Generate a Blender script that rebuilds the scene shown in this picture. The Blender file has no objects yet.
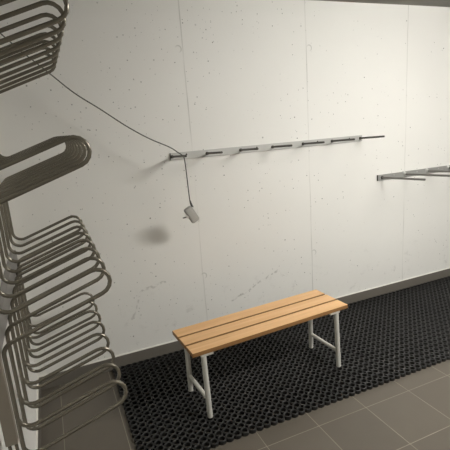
import bpy, bmesh, math, random
from mathutils import Vector, Matrix
C = bpy.context.scene.collection
scene = bpy.context.scene
PI = math.pi

# ------------------------------------------------------------------ camera
F, YAW, PITCH, ROLL, H, D = 421.988, 0.387102, -0.227212, -0.0748515, 1.50875, 2.64194
fw = Vector((math.sin(YAW)*math.cos(PITCH), math.cos(YAW)*math.cos(PITCH), math.sin(PITCH)))
rt = Vector((math.cos(YAW), -math.sin(YAW), 0)); up = rt.cross(fw)
cr, sr = math.cos(ROLL), math.sin(ROLL)
r2 = cr*rt + sr*up; u2 = -sr*rt + cr*up
cd = bpy.data.cameras.new('camera'); cam = bpy.data.objects.new('camera', cd); C.objects.link(cam)
m = Matrix((r2, u2, -fw)).transposed().to_4x4(); m.translation = Vector((0, -D, H))
cam.matrix_world = m
cd.sensor_fit = 'HORIZONTAL'; cd.sensor_width = 36.0; cd.lens = F/450*36; cd.clip_start = 0.02
scene.camera = cam

# ------------------------------------------------------------------ world, lamp, exposure
w = bpy.data.worlds.new('world'); scene.world = w; w.use_nodes = True
w.node_tree.nodes['Background'].inputs[0].default_value = (0.9, 0.95, 1.0, 1)
w.node_tree.nodes['Background'].inputs[1].default_value = 0.0
LAMP_STRENGTH, LAMP_COLOR, LAMP_AT = 208.0, (1.0, 0.975, 0.925), (2.56, -2.12)
scene.view_settings.view_transform = 'Standard'; scene.view_settings.look = 'None'
scene.view_settings.exposure = 0.0; scene.view_settings.gamma = 1.0
scene.view_settings.use_curve_mapping = False

# ------------------------------------------------------------------ material helpers
def mat(name, col, rough=0.5, metal=0.0, spec=0.5):
    m = bpy.data.materials.new(name); m.use_nodes = True
    b = m.node_tree.nodes['Principled BSDF']
    b.inputs['Base Color'].default_value = (*col, 1); b.inputs['Roughness'].default_value = rough
    b.inputs['Metallic'].default_value = metal; b.inputs['Specular IOR Level'].default_value = spec
    return m
class NT:
    """small node builder"""
    def __init__(s, m): s.t = m.node_tree; s.b = s.t.nodes['Principled BSDF']
    def n(s, typ, **kw):
        x = s.t.nodes.new(typ)
        for k, v in kw.items():
            setattr(x, k, v)
        return x
    def set(s, sock, v):
        if isinstance(v, bpy.types.NodeSocket): s.t.links.new(v, sock)
        else: sock.default_value = v
    def math(s, op, a, b=0.0, c=None, clamp=False):
        x = s.n('ShaderNodeMath', operation=op, use_clamp=clamp)
        s.set(x.inputs[0], a); s.set(x.inputs[1], b)
        if c is not None: s.set(x.inputs[2], c)
        return x.outputs[0]
    def mix(s, f, a, b):
        x = s.n('ShaderNodeMix', data_type='RGBA')
        s.set(x.inputs[0], f); s.set(x.inputs[6], a); s.set(x.inputs[7], b)
        return x.outputs[2]
    def xyz(s):
        c = s.n('ShaderNodeTexCoord'); q = s.n('ShaderNodeSeparateXYZ')
        s.t.links.new(c.outputs['Object'], q.inputs[0])
        return c.outputs['Object'], q.outputs[0], q.outputs[1], q.outputs[2]
    def vec(s, x, y, z):
        q = s.n('ShaderNodeCombineXYZ'); s.set(q.inputs[0], x); s.set(q.inputs[1], y); s.set(q.inputs[2], z)
        return q.outputs[0]
    def noise(s, v, scale, detail=3, rough=0.5):
        q = s.n('ShaderNodeTexNoise'); s.set(q.inputs['Vector'], v)
        q.inputs['Scale'].default_value = scale; q.inputs['Detail'].default_value = detail; q.inputs['Roughness'].default_value = rough
        return q.outputs['Fac']
    def ramp(s, f, lo, hi):
        q = s.n('ShaderNodeMapRange'); q.interpolation_type = 'SMOOTHSTEP'
        s.set(q.inputs[0], f); q.inputs[1].default_value = lo; q.inputs[2].default_value = hi
        return q.outputs[0]
    def bump(s, h, strength=0.3, dist=0.01):
        q = s.n('ShaderNodeBump'); q.inputs['Strength'].default_value = strength; q.inputs['Distance'].default_value = dist
        s.set(q.inputs['Height'], h); s.t.links.new(q.outputs[0], s.b.inputs['Normal'])

def concrete(name, ax, seams, detailed=True, lift=0.0):
    """painted fair-faced concrete: vertical formwork joints, air holes, cone marks"""
    m = mat(name, (0.8, 0.8, 0.76), 0.62, 0, 0.35)
    g = NT(m); v, x, y, z = g.xyz()
    u = x if ax == 'x' else y
    p2 = g.vec(u, z, 0.0)
    big = g.noise(p2, 1.3, 4, 0.55)
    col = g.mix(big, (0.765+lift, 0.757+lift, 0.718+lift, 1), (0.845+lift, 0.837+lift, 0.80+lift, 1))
    wob = g.math('MULTIPLY', g.math('SUBTRACT', g.noise(p2, 2.5, 3), 0.5), 0.014)
    dark = None
    uw = g.math('ADD', u, wob)
    for sx in seams:
        d = g.math('ABSOLUTE', g.math('SUBTRACT', uw, sx))
        k = g.math('SUBTRACT', 1.0, g.ramp(d, 0.001, 0.006))
        k = g.math('MULTIPLY', k, g.math('MULTIPLY', g.ramp(g.noise(p2, 2.9, 3), 0.25, 0.75), 0.55))
        dark = k if dark is None else g.math('MAXIMUM', dark, k)
    # air holes in three sizes
    pit = None
    for sc, r, gate, seed in ((7.0, 0.040, 0.66, 0.0), (15.0, 0.072, 0.74, 3.7), (27.0, 0.11, 0.80, 9.1)):
        q = g.n('ShaderNodeTexVoronoi', voronoi_dimensions='2D')
        g.set(q.inputs['Vector'], g.vec(g.math('ADD', u, seed), z, 0.0)); q.inputs['Scale'].default_value = sc
        s3 = g.n('ShaderNodeSeparateColor'); g.t.links.new(q.outputs['Color'], s3.inputs[0])
        on = g.math('GREATER_THAN', s3.outputs[0], gate)   # most cells stay clean
        rr = g.math('MULTIPLY', r, g.math('ADD', 0.35, g.math('MULTIPLY', s3.outputs[1], 0.65)))
        hit = g.math('MULTIPLY', g.math('LESS_THAN', q.outputs['Distance'], rr), on)
        hit = g.math('MULTIPLY', hit, g.math('ADD', 0.3, g.math('MULTIPLY', s3.outputs[2], 0.7)))
        hit = g.math('MULTIPLY', hit, g.ramp(g.noise(g.vec(g.math('ADD', u, seed), z, 2.0), 2.2, 2), 0.38, 0.56))
        if detailed: hit = g.math('MULTIPLY', hit, g.math('GREATER_THAN', g.math('ADD', g.math('MULTIPLY', s3.outputs[2], 0.8), 0.2), g.math('MULTIPLY', g.ramp(u, 0.9, 2.2), 0.72)))
        pit = hit if pit is None else g.math('MAXIMUM', pit, hit)
    marks = None
    if detailed:
        for (cx, cz) in ((0.854, 1.995), (1.806, 2.001), (0.89, 0.515), (1.80, 0.515)):
            dx = g.math('SUBTRACT', u, cx); dz = g.math('SUBTRACT', z, cz)
            d = g.math('SQRT', g.math('ADD', g.math('MULTIPLY', dx, dx), g.math('MULTIPLY', dz, dz)))
            ring = g.math('SUBTRACT', 1.0, g.ramp(g.math('ABSOLUTE', g.math('SUBTRACT', d, 0.020)), 0.001, 0.006))
            side = g.ramp(g.math('ADD', dx, g.math('MULTIPLY', dz, 0.8)), -0.02, 0.02)
            k = g.math('MULTIPLY', ring, g.math('MULTIPLY', side, 0.42))
            marks = k if marks is None else g.math('MAXIMUM', marks, k)
        # a long scuff and a faint run of scrapes above the skirting
        for (ax_, az, bx_, bz, wd, st) in ((1.08, 0.285, 1.48, 0.435, 0.011, 0.5), (1.48, 0.435, 1.55, 0.37, 0.008, 0.22),
                                     (0.36, 0.30, 0.45, 0.50, 0.010, 0.34), (0.45, 0.50, 0.62, 0.53, 0.015, 0.4)):
            L = math.hypot(bx_-ax_, bz-az); tx, tz = (bx_-ax_)/L, (bz-az)/L
            dx = g.math('SUBTRACT', u, ax_); dz = g.math('SUBTRACT', z, az)
            al = g.math('ADD', g.math('MULTIPLY', dx, tx), g.math('MULTIPLY', dz, tz))
            pe = g.math('ABSOLUTE', g.math('ADD', g.math('ADD', g.math('MULTIPLY', dx, -tz), g.math('MULTIPLY', dz, tx)),
                        g.math('MULTIPLY', g.math('SUBTRACT', g.noise(p2, 14, 2), 0.5), 0.05)))
            k = g.math('SUBTRACT', 1.0, g.ramp(pe, wd*0.2, wd))
            k = g.math('MULTIPLY', k, g.math('MULTIPLY', g.math('GREATER_THAN', al, 0.0), g.math('LESS_THAN', al, L)))
            k = g.math('MULTIPLY', k, g.math('MULTIPLY', g.ramp(g.noise(p2, 38, 3), 0.42, 0.62), st))
            marks = g.math('MAXIMUM', marks, k)
        low = g.math('SUBTRACT', 1.0, g.ramp(z, 0.15, 0.62))
        sm = g.math('MULTIPLY', g.math('MULTIPLY', g.ramp(g.noise(p2, 11, 5, 0.7), 0.56, 0.72), low), 0.28)
        marks = g.math('MAXIMUM', marks, sm)
    col = g.mix(dark, col, (0.36, 0.35, 0.31, 1))
    if marks is not None: col = g.mix(marks, col, (0.30, 0.29, 0.26, 1))
    col = g.mix(g.math('MULTIPLY', pit, 0.85), col, (0.16, 0.155, 0.14, 1))
    g.set(g.b.inputs['Base Color'], col)
    h = g.math('SUBTRACT', g.math('MULTIPLY', g.noise(p2, 30, 4), 0.25), g.math('ADD', pit, g.math('MULTIPLY', dark, 0.6)))
    g.bump(h, 0.25, 0.004)
    return m

def tile_mat():
    m = mat('grey_floor_tile', (0.2, 0.18, 0.15), 0.42, 0, 0.4)
    g = NT(m); v, x, y, z = g.xyz()
    def cell(c, off):
        f = g.math('FRACT', g.math('DIVIDE', g.math('SUBTRACT', c, off), 0.30))
        d = g.math('MULTIPLY', g.math('MINIMUM', f, g.math('SUBTRACT', 1.0, f)), 0.30)
        i = g.math('FLOOR', g.math('DIVIDE', g.math('SUBTRACT', c, off), 0.30))
        return d, i
    dx, ix = cell(x, 0.1685); dy, iy = cell(y, -1.0794)
    gx = g.math('SUBTRACT', 1.0, g.ramp(dx, 0.0012, 0.0022)); gy = g.math('SUBTRACT', 1.0, g.ramp(dy, 0.0012, 0.0022))
    gy = g.math('MULTIPLY', gy, g.ramp(g.math('ADD', x, g.math('MULTIPLY', g.noise(v, 1.5, 2), 0.3)), 0.2, 0.9))   # cross joints fade out towards the rack end
    gr = g.math('MAXIMUM', gx, gy)
    wn = g.n('ShaderNodeTexWhiteNoise', noise_dimensions='2D'); g.set(wn.inputs['Vector'], g.vec(ix, iy, 0.0))
    tone = g.math('ADD', g.math('MULTIPLY', wn.outputs['Value'], 0.5), g.math('MULTIPLY', g.noise(v, 9, 4), 0.5))
    col = g.mix(tone, (0.112, 0.098, 0.078, 1), (0.138, 0.121, 0.097, 1))
    fleck = g.ramp(g.noise(v, 420, 1), 0.62, 0.8)
    col = g.mix(g.math('MULTIPLY', fleck, 0.15), col, (0.30, 0.28, 0.24, 1))
    col = g.mix(g.math('MULTIPLY', gr, g.math('ADD', 0.1, g.math('MULTIPLY', g.noise(v, 5, 2), 0.75))), col, (0.46, 0.42, 0.34, 1))
    g.set(g.b.inputs['Base Color'], col)
    g.bump(g.math('ADD', g.math('MULTIPLY', gr, -1.0), g.math('MULTIPLY', g.noise(v, 160, 2), 0.06)), 0.3, 0.002)
    return m

def wood_mat(name, seed):
    m = mat(name, (0.6, 0.36, 0.16), 0.42, 0, 0.4)
    g = NT(m); v, x, y, z = g.xyz()
    p = g.vec(g.math('ADD', g.math('MULTIPLY', x, 1.2), seed), g.math('MULTIPLY', y, 22.0), g.math('MULTIPLY', z, 22.0))
    n1 = g.noise(p, 1.6, 5, 0.6)
    p3 = g.vec(g.math('ADD', g.math('MULTIPLY', x, 8.0), seed), g.math('MULTIPLY', y, 260.0), g.math('MULTIPLY', z, 260.0))
    n2 = g.noise(p3, 1.0, 2)
    col = g.mix(g.ramp(n1, 0.3, 0.72), (0.73, 0.430, 0.195, 1), (0.86, 0.545, 0.275, 1))
    col = g.mix(g.math('MULTIPLY', g.ramp(n2, 0.58, 0.75), 0.22), col, (0.36, 0.18, 0.065, 1))
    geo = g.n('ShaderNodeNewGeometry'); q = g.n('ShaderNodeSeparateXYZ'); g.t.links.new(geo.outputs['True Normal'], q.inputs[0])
    edge = g.math('LESS_THAN', g.math('ABSOLUTE', q.outputs[2]), 0.4)          # side and end faces get a darker brown
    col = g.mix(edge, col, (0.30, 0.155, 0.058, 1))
    g.set(g.b.inputs['Base Color'], col)
    g.bump(n2, 0.08, 0.001)
    return m

def steel_mat(name, col, rough, metal, var=0.12, scale=14):
    m = mat(name, col, rough, metal)
    g = NT(m); v, x, y, z = g.xyz()
    n = g.noise(v, scale, 4, 0.6)
    a = tuple(c*(1-var) for c in col) + (1,); b = tuple(min(1, c*(1+var)) for c in col) + (1,)
    g.set(g.b.inputs['Base Color'], g.mix(n, a, b))
    g.set(g.b.inputs['Roughness'], g.math('ADD', rough-0.06, g.math('MULTIPLY', g.noise(v, scale*4, 3), 0.12)))
    return m

def rubber_mat():
    m = mat('black_ring_rubber', (0.011, 0.011, 0.011), 0.48, 0, 0.5)
    g = NT(m); v, x, y, z = g.xyz()
    dust = g.ramp(g.noise(v, 3.0, 5, 0.65), 0.35, 0.8)
    spk = g.ramp(g.noise(v, 130, 2), 0.6, 0.8)
    col = g.mix(g.math('MULTIPLY', dust, 0.6), (0.006, 0.006, 0.006, 1), (0.016, 0.0156, 0.0146, 1))
    col = g.mix(g.math('MULTIPLY', spk, 0.25), col, (0.07, 0.068, 0.062, 1))
    g.set(g.b.inputs['Base Color'], col)
    return m

M_WALLB = concrete('white_painted_concrete', 'x', (0.885, 1.782, 2.71, 3.62))
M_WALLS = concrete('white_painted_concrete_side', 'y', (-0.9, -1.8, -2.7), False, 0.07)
M_FAR = mat('bare_grey_concrete', (0.36, 0.35, 0.32), 0.8)
M_CEIL = mat('grey_ceiling_concrete', (0.50, 0.48, 0.44), 0.8)
_g = NT(M_CEIL); _v, _x, _y, _z = _g.xyz()
_g.set(_g.b.inputs['Base Color'], _g.mix(_g.noise(_v, 4, 5), (0.26, 0.25, 0.225, 1), (0.31, 0.30, 0.27, 1)))
M_TILE = tile_mat()
M_SKIRT = steel_mat('grey_skirting_tile', (0.150, 0.137, 0.115), 0.5, 0.0, 0.08)
M_CAULK = mat('white_sealant', (0.82, 0.80, 0.74), 0.5)
M_RUB = rubber_mat()
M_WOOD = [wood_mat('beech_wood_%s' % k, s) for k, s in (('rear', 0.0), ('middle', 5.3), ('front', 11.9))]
M_LEG = steel_mat('pale_grey_coated_steel', (0.60, 0.59, 0.545), 0.34, 0.0, 0.05)
M_WIRE = steel_mat('grey_coated_tube', (0.200, 0.181, 0.142), 0.34, 0.5, 0.06)
for _l in [l for l in M_WIRE.node_tree.links if l.to_socket.name == 'Roughness']: M_WIRE.node_tree.links.remove(_l)
M_WIRE.node_tree.nodes['Principled BSDF'].inputs['Roughness'].default_value = 0.25
M_WIRE.node_tree.nodes['Principled BSDF'].inputs['Specular IOR Level'].default_value = 0.9
M_PANEL = steel_mat('taupe_coated_sheet', (0.235, 0.205, 0.165), 0.5, 0.1, 0.06)
M_BAR = steel_mat('grey_coated_bar', (0.27, 0.26, 0.245), 0.45, 0.2, 0.06)
M_RAIL = steel_mat('grey_painted_steel', (0.42, 0.42, 0.40), 0.42, 0.4, 0.08)
M_RAILW = steel_mat('pale_painted_steel', (0.50, 0.50, 0.475), 0.40, 0.25, 0.06)
M_PIN = steel_mat('dark_steel_pin', (0.085, 0.080, 0.070), 0.42, 0.6, 0.15)
M_PIN2 = steel_mat('grey_steel_pin', (0.20, 0.195, 0.18), 0.40, 0.6, 0.12)
M_SCREW = steel_mat('bright_screw_steel', (0.62, 0.62, 0.60), 0.3, 0.8, 0.1)
M_NUT = mat('bright_zinc_nut', (0.86, 0.86, 0.83), 0.35, 0.1)
M_CABLE = mat('dark_grey_cable', (0.050, 0.048, 0.040), 0.5)
M_PLUG = mat('light_grey_plug_plastic', (0.40, 0.39, 0.36), 0.4)
M_PLUGW = mat('white_plug_collar', (0.80, 0.79, 0.75), 0.4)

# ------------------------------------------------------------------ mesh helpers
def obj(name, bm, m, parent=None, smooth=False, angle=0.6):
    me = bpy.data.meshes.new(name); bmesh.ops.recalc_face_normals(bm, faces=bm.faces[:]); bm.to_mesh(me); bm.free()
    if smooth:
        me.shade_smooth()
        me.set_sharp_from_angle(angle=angle)
    o = bpy.data.objects.new(name, me); C.objects.link(o); me.materials.append(m)
    if parent is not None: o.parent = parent
    return o
def thing(name, label, cat, loc=(0, 0, 0), rz=0.0, group=None):
    o = bpy.data.objects.new(name, None); C.objects.link(o); o.location = loc; o.rotation_euler = (0, 0, rz)
    o.empty_display_size = 0.1
    o['label'] = label; o['category'] = cat
    if group: o['group'] = group
    return o
def tag(o, label, cat, kind=None):
    o['label'] = label; o['category'] = cat
    if kind: o['kind'] = kind
    return o
def add_box(bm, x0, x1, y0, y1, z0, z1, bev=0.0, seg=2, M=None):
    r = bmesh.ops.create_cube(bm, size=1.0)
    vs = r['verts']
    for v in vs:
        v.co = Vector(((x0+x1)/2 + v.co.x*(x1-x0), (y0+y1)/2 + v.co.y*(y1-y0), (z0+z1)/2 + v.co.z*(z1-z0)))
    if bev > 0:
        es = list({e for v in vs for e in v.link_edges})
        r = bmesh.ops.bevel(bm, geom=es, offset=bev, segments=seg, affect='EDGES', profile=0.5)
        vs = list({v for f in r['faces'] for v in f.verts} | {v for v in vs if v.is_valid})
    if M is not None:
        for v in vs: v.co = M @ v.co
    return bm
def add_cyl(bm, a, b, ra, rb=None, seg=16, bev=0.0):
    a, b = Vector(a), Vector(b); rb = ra if rb is None else rb
    q = (b-a).to_track_quat('Z', 'Y')
    rings = [(a, ra), (b, rb)]
    if bev > 0:
        t = (b-a).normalized()
        rings = [(a, ra-bev), (a+t*bev, ra), (b-t*bev, rb), (b, rb-bev)]
    loops = []
    for c, r in rings:
        loops.append([bm.verts.new(c + q @ Vector((r*math.cos(2*PI*k/seg), r*math.sin(2*PI*k/seg), 0))) for k in range(seg)])
    for L0, L1 in zip(loops, loops[1:]):
        for k in range(seg): bm.faces.new((L0[k], L0[(k+1) % seg], L1[(k+1) % seg], L1[k]))
    bm.faces.new(loops[0][::-1]); bm.faces.new(loops[-1])
    return bm
def fillet(pts, n=8):
    """pts: (Vector, radius) -> polyline with rounded corners"""
    out = [pts[0][0]]
    for (p0, _), (p1, r), (p2, _) in zip(pts, pts[1:], pts[2:]):
        a, b = (p0-p1).normalized(), (p2-p1).normalized()
        ang = a.angle(b)
        if r <= 0 or ang > PI-0.01: out.append(p1); continue
        t = r/math.tan(ang/2); c = p1 + (a+b).normalized()*(r/math.sin(ang/2))
        s, e = p1+a*t-c, p1+b*t-c
        tot = s.angle(e); ax = s.cross(e).normalized()
        for k in range(n+1): out.append(c + Matrix.Rotation(tot*k/n, 3, ax) @ s)
    out.append(pts[-1][0])
    return out
def smooth_curve(pts, n=6):
    P = [Vector(p) for p in pts]; out = []
    for i in range(len(P)-1):
        p0, p1, p2, p3 = P[max(i-1, 0)], P[i], P[i+1], P[min(i+2, len(P)-1)]
        for k in range(n):
            t = k/n
            out.append(0.5*((2*p1) + (p2-p0)*t + (2*p0-5*p1+4*p2-p3)*t*t + (3*p1-p0-3*p2+p3)*t**3))
    out.append(P[-1]); return out
def add_tube(bm, path, r, seg=12):
    """swept round tube with parallel-transported rings and closed ends"""
    P = [path[0]]
    for p in path[1:]:
        if (p-P[-1]).length > 1e-5: P.append(p)
    t = (P[1]-P[0]).normalized()
    nrm = t.orthogonal().normalized(); loops = []
    for i, p in enumerate(P):
        a = (P[min(i+1, len(P)-1)]-P[max(i-1, 0)]).normalized()
        nrm = (nrm - a*nrm.dot(a)).normalized(); bi = a.cross(nrm)
        loops.append([bm.verts.new(p + r*(math.cos(2*PI*k/seg)*nrm + math.sin(2*PI*k/seg)*bi)) for k in range(seg)])
    for L0, L1 in zip(loops, loops[1:]):
        for k in range(seg): bm.faces.new((L0[k], L0[(k+1) % seg], L1[(k+1) % seg], L1[k]))
    bm.faces.new(loops[0][::-1]); bm.faces.new(loops[-1])
    return bm

# ------------------------------------------------------------------ the room
XL, XR, YF, ZC = -0.25, 6.2, -5.2, 2.307
def struct(name, box, m, bev=0.0):
    bm = bmesh.new(); add_box(bm, *box, bev=bev)
    o = obj(name, bm, m); o['kind'] = 'structure'; return o
struct('floor', (XL-0.1, XR+0.1, YF-0.1, 0.1, -0.1, 0.0), M_TILE)
struct('wall_back', (XL-0.1, XR+0.1, 0.0, 0.1, 0.0, ZC), M_WALLB)
struct('wall_left', (XL-0.1, XL, YF, 0.0, 0.0, ZC), M_WALLS)
struct('wall_right', (XR, XR+0.1, YF, 0.0, 0.0, ZC), M_FAR)
struct('wall_front', (XL-0.1, XR+0.1, YF-0.1, YF, 0.0, ZC), M_FAR)
struct('ceiling', (XL-0.1, XR+0.1, YF-0.1, 0.1, ZC, ZC+0.1), M_CEIL)
struct('baseboard_back', (XL, XR, -0.009, 0.0, 0.0, 0.088), M_SKIRT, 0.001)
struct('baseboard_left', (XL, XL+0.009, YF, -0.009, 0.0, 0.088), M_SKIRT, 0.001)
struct('trim_1', (XL+0.008, XR, -0.008, 0.0, 0.088, 0.0935), M_CAULK)
struct('trim_2', (XL, XL+0.008, YF, -0.008, 0.088, 0.0935), M_CAULK)

# ceiling lamp that carries the fluorescent light (above and behind the camera)
cl = thing('ceiling_light', 'long white fluorescent ceiling light over the room', 'ceiling light', (*LAMP_AT, ZC))
bm = bmesh.new(); add_box(bm, -0.77, 0.77, -0.04, 0.04, -0.02, 0.0, 0.004); obj('housing', bm, M_PLUGW, cl)
M_LAMP = bpy.data.materials.new('lit_lamp_diffuser'); M_LAMP.use_nodes = True
_b = M_LAMP.node_tree.nodes['Principled BSDF']
_b.inputs['Emission Color'].default_value = (*LAMP_COLOR, 1); _b.inputs['Emission Strength'].default_value = LAMP_STRENGTH
bm = bmesh.new(); add_box(bm, -0.75, 0.75, -0.036, 0.036, -0.0585, -0.0205, 0.004); obj('lamp_diffuser', bm, M_LAMP, cl)

# ------------------------------------------------------------------ ring mat
def ring_mat():
    P, RO, RI, T = 0.0415, 0.0226, 0.0146, 0.020
    nx, ny = 84, 23
    x0, y0 = 0.192+RO, -0.972+RO
    N = 16
    V, Fc = [], []
    cs = [(math.cos(2*PI*(k+0.5)/N), math.sin(2*PI*(k+0.5)/N)) for k in range(N)]
    prof = [(RO, 0.0), (RO, T-0.0015), (RO-0.0018, T), (RI+0.0018, T), (RI, T-0.0015), (RI, 0.0)]
    np_ = len(prof)
    for j in range(ny):
        for i in range(nx):
            cx, cy, b = x0+i*P, y0+j*P, len(V)
            for r, z in prof:
                for c, s in cs: V.append((cx+r*c, cy+r*s, z))
            for q in range(np_):
                q2 = (q+1) % np_
                for k in range(N):
                    k2 = (k+1) % N
                    Fc.append((b+q*N+k, b+q*N+k2, b+q2*N+k2, b+q2*N+k))
    me = bpy.data.meshes.new('rubber_mat'); me.from_pydata(V, [], Fc); me.update()
    o = bpy.data.objects.new('rubber_mat', me); C.objects.link(o); me.materials.append(M_RUB)
    return tag(o, 'black rubber ring mat with round holes laid along the wall', 'mat')
ring_mat()

# ------------------------------------------------------------------ bench
bench = thing('bench', 'slatted beech wood bench with pale steel legs standing on black mat', 'bench', (1.0331, -0.5894, 0.020), 0.0631)
BL, BW, BZ = 1.022, 0.305, 0.388
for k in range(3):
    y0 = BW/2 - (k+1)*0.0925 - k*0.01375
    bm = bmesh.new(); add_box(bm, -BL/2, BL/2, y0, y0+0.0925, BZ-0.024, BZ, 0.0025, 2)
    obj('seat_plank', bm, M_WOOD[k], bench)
LX, LY, LF = (-0.447, 0.432), (-0.136, 0.115), (-0.153, 0.118)   # leg tops and feet: the front pair splays a little
for sx, x in zip((1, -1), LX):
    bm = bmesh.new(); add_box(bm, min(x-0.018*sx, x+0.052*sx), max(x-0.018*sx, x+0.052*sx), LY[0]-0.0135, LY[1]+0.010, BZ-0.0372, BZ-0.0242, 0.001)
    obj('support_plate', bm, M_LEG, bench)
    for y, yf in zip(LY, LF):
        bm = bmesh.new(); add_cyl(bm, (x, yf, 0.006), (x, y, BZ-0.0372), 0.0145, seg=20)
        lg = obj('leg', bm, M_LEG, bench, True)
        bm = bmesh.new(); add_cyl(bm, (x, yf, 0.0), (x, yf, 0.0065), 0.0150, seg=20, bev=0.001)
        obj('foot_cap', bm, M_LEG, lg, True)
    bm = bmesh.new(); add_cyl(bm, (x, LF[0]+0.016, 0.100), (x, LY[1]-0.010, 0.100), 0.0115, seg=16)
    obj('stretcher', bm, M_LEG, bench, True)

# ------------------------------------------------------------------ wall rack of bent tubes
rack = thing('wall_rack', 'tall grey wall rack of looped bent tubes in four rows on left wall', 'rack', (XL, -0.73, 0.4))
ox, oy, oz = -XL, 0.73, -0.4
Y0, SP, NCOL, RT = -1.235, 0.145, 8, 0.0072
SL = math.tan(math.radians(18.7)); GAP = 0.094
BEND = 0.042
def column(i):
    y = Y0 + SP*i; xv = -0.214; xts = (0.125-0.0009*i, 0.130-0.0018*i, 0.136-0.0008*i, 0.137-0.0010*i)
    tiers = (1.904, 1.483 + 0.001*i, 1.050 + 0.002*i, (0.626, 0.617)[i > 0] - 0.001*i)
    gaps = (GAP, GAP, GAP, GAP+0.009)
    pts = [(Vector((xv, y, 2.16)), 0)]
    for k, zt in enumerate(tiers):
        xt = xts[k]
        R = gaps[k]/2*math.cos(math.radians(18.7))
        s = (SL*1.10, SL*1.04, SL, SL*0.88)[k]
        # U-turn as an explicit arc about the tip centre
        d = Vector((1, 0, s)).normalized(); n = Vector((-d.z, 0, d.x))
        c = Vector((xt, y, zt)) - d*R*0.98 - n*0.0
        pts.append((Vector((xv, y, (c+n*R).z - s*((c+n*R).x-xv))), BEND))
        for a in range(0, 9):
            th = PI/2 - PI*a/8
            pts.append((c + d*R*math.cos(th) + n*R*math.sin(th), 0))
        lb = c - n*R
        if k < 3:
            pts.append((Vector((xv, y, lb.z - s*(lb.x-xv))), BEND))
        else:                          # the last arm turns up again and ends against the upright run
            zc = lb.z - s*(lb.x-xv)
            pts.append((Vector((xv, y, zc)), 0.036))
            pts.append((Vector((xv, y, zc + GAP + 0.055)), 0))
    path = fillet(pts, 8)
    off = Vector((ox, oy, oz))
    bm = bmesh.new(); add_tube(bm, [p+off for p in path], RT, 12)
    return obj('bent_tube', bm, M_WIRE, rack, True, 1.2)
for i in range(NCOL): column(i)
for z0, z1 in ((0.86, 0.94), (1.70, 1.78)):
    bm = bmesh.new(); add_box(bm, 0.0005, 0.0285-0.0, -0.63+0.0, 0.60, z0+oz, z1+oz, 0.002)
    obj('mounting_rail', bm, M_BAR, rack)
# flat upright at the near end with two thin feet
UY = -1.385
bm = bmesh.new(); add_box(bm, -0.2335+ox, -0.2005+ox, UY-0.015+oy, UY+0.015+oy, 0.648+oz, 2.16+oz, 0.002)
upr = obj('upright', bm, M_PANEL, rack)
for x in (-0.226, -0.208):
    bm = bmesh.new(); add_cyl(bm, (x+ox, UY+oy, 0.42+oz), (x+ox, UY+oy, 0.648+oz), 0.005, seg=12)
    obj('rod', bm, M_WIRE, upr, True)
for z in (0.90, 1.74):
    bm = bmesh.new(); add_box(bm, 0.0005, -0.2335+ox, UY-0.012+oy, UY+0.012+oy, z-0.02+oz, z+0.02+oz, 0.001)
    obj('wall_bracket', bm, M_PANEL, rack)

# ------------------------------------------------------------------ hook rails
def hook_rail(label, x0, x1, zc, hgt, pins, L, tilt, mplate, mpin, pr, screws, holes):
    t = thing('hook_rail', label, 'hook rail', (x0, 0, zc))
    bm = bmesh.new(); add_box(bm, 0, x1-x0, -0.010, 0, -hgt/2, hgt/2, 0.0012); obj('rail_plate', bm, mplate, t)
    bm = bmesh.new(); add_box(bm, -0.003, 0.0, -0.012, 0, -hgt/2, hgt/2, 0.0006); obj('end_cap', bm, M_PIN, t)
    for px in pins:
        x = px-x0
        Lp = L + (0.035 if (mpin is M_PIN and px == pins[0]) else 0.0)
        bm = bmesh.new(); add_cyl(bm, (x, -0.009, 0), (x, -Lp, Lp*tilt), pr, seg=14, bev=0.0012)
        h = obj('hook', bm, mpin, t, True)
        bm = bmesh.new(); add_cyl(bm, (x, -0.0101, 0), (x, -0.019, 0.0), pr*1.75, pr*1.5, seg=6, bev=0.001)
        obj('collar', bm, M_PIN if (mpin is M_PIN or px == pins[0]) else M_SCREW, h)
    if mpin is M_PIN2:
        for px in pins[1:]:
            bm = bmesh.new(); add_cyl(bm, (px-x0-0.012, -0.0101, 0.013), (px-x0-0.012, -0.020, 0.013), 0.0105, 0.0085, seg=6, bev=0.001)
            obj('nut', bm, M_NUT, t)
    for px in screws:
        x = px-x0
        bm = bmesh.new(); add_cyl(bm, (x, -0.0101, 0.006), (x, -0.0145, 0.006), 0.0065, 0.0045, seg=14, bev=0.001)
        obj('screw', bm, M_SCREW if mpin is M_PIN2 else M_PIN, t, True)
    return t
pins1 = [0.746, 0.985, 1.228, 1.475, 1.726, 1.979, 2.242]
hook_rail('long pale hook rail with seven dark pins on the white back wall', 0.737, 2.262, 1.3505, 0.046, pins1, 0.262, 0.046, M_RAILW, M_PIN, 0.0072,
          [0.842, 1.352, 1.852, 2.14], None)
pins2 = [2.462+0.247*k for k in range(7)]
hook_rail('lower grey hook rail with long grey pins at right of the back wall', 2.420, 3.985, 1.024, 0.046, pins2, 0.43, 0.042, M_RAIL, M_PIN2, 0.0085,
          [2.585, 2.835, 3.08, 3.33, 3.58, 3.83], None)

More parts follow.
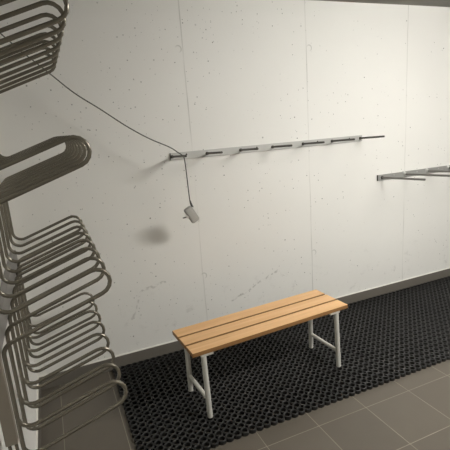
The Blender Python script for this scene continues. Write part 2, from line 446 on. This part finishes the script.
# ------------------------------------------------------------------ cable and plug
plug = thing('power_cord', 'thin dark power cord draped over a hook with light grey plug hanging', 'power cord', (0.769, -0.225, 1.047))
PO = Vector((0.769, -0.225, 1.047))
pts = [(-0.246, -0.10, 2.20), (-0.18, -0.108, 2.125), (-0.108, -0.12, 2.049), (-0.034, -0.135, 1.969), (0.031, -0.149, 1.906), (0.103, -0.162, 1.836), (0.201, -0.181, 1.741),
       (0.317, -0.190, 1.655), (0.45, -0.202, 1.552), (0.565, -0.212, 1.477), (0.674, -0.220, 1.421), (0.724, -0.224, 1.384),
       (0.741, -0.225, 1.371), (0.756, -0.225, 1.353), (0.761, -0.225, 1.30), (0.764, -0.225, 1.20), (0.766, -0.225, 1.13), (0.769, -0.225, 1.080), (0.775, -0.225, 1.055)]
bm = bmesh.new(); add_tube(bm, [p-PO for p in smooth_curve(pts, 8)], 0.0032, 10); obj('cable', bm, M_CABLE, plug, True, 1.2)
bm = bmesh.new(); add_cyl(bm, (-0.001, 0, 0.048), (0.012, 0, -0.001), 0.0036, 0.0075, 12, 0.001); obj('strain_relief', bm, M_CABLE, plug, True)
# plug body: flat lozenge leaning down to the right, its pins pointing left
Rm = Matrix.Translation((0.002, 0, -0.040)) @ Matrix.Rotation(math.radians(61), 4, 'Y') @ Matrix.Scale(1.2, 4)
bm = bmesh.new(); add_box(bm, -0.043, 0.045, -0.015, 0.015, -0.024, 0.021, 0.011, 4, Rm)
body = obj('plug_body', bm, M_PLUG, plug, True, 0.9)
bm = bmesh.new(); add_box(bm, -0.030, 0.038, -0.0125, 0.0125, 0.0200, 0.0260, 0.0022, 2, Rm); obj('cover', bm, M_PLUGW, body, True)
n = Vector((-1, -0.12, -0.15)).normalized(); c0 = Rm @ Vector((-0.002, 0, -0.022))
bm = bmesh.new(); add_cyl(bm, c0, c0+n*0.012, 0.0135, 0.0115, 16, 0.002); obj('collar', bm, M_PLUGW, body, True)
for dy in (-0.007, 0.007):
    c1 = c0 + n*0.013 + Vector((0, dy, 0))
    bm = bmesh.new(); add_cyl(bm, c1, c1+n*0.021, 0.0026, 0.0022, 10, 0.0008); obj('prong', bm, M_PIN, body, True)
ring = []
for k in range(15):
    a = -1.9 + 3.8*k/14
    ring.append(Rm @ Vector((0.045+0.014*math.cos(a), 0.0, 0.011+0.012*math.sin(a))))
bm = bmesh.new(); add_tube(bm, ring, 0.0028, 8); obj('pull_ring', bm, M_PLUGW, body, True, 1.2)
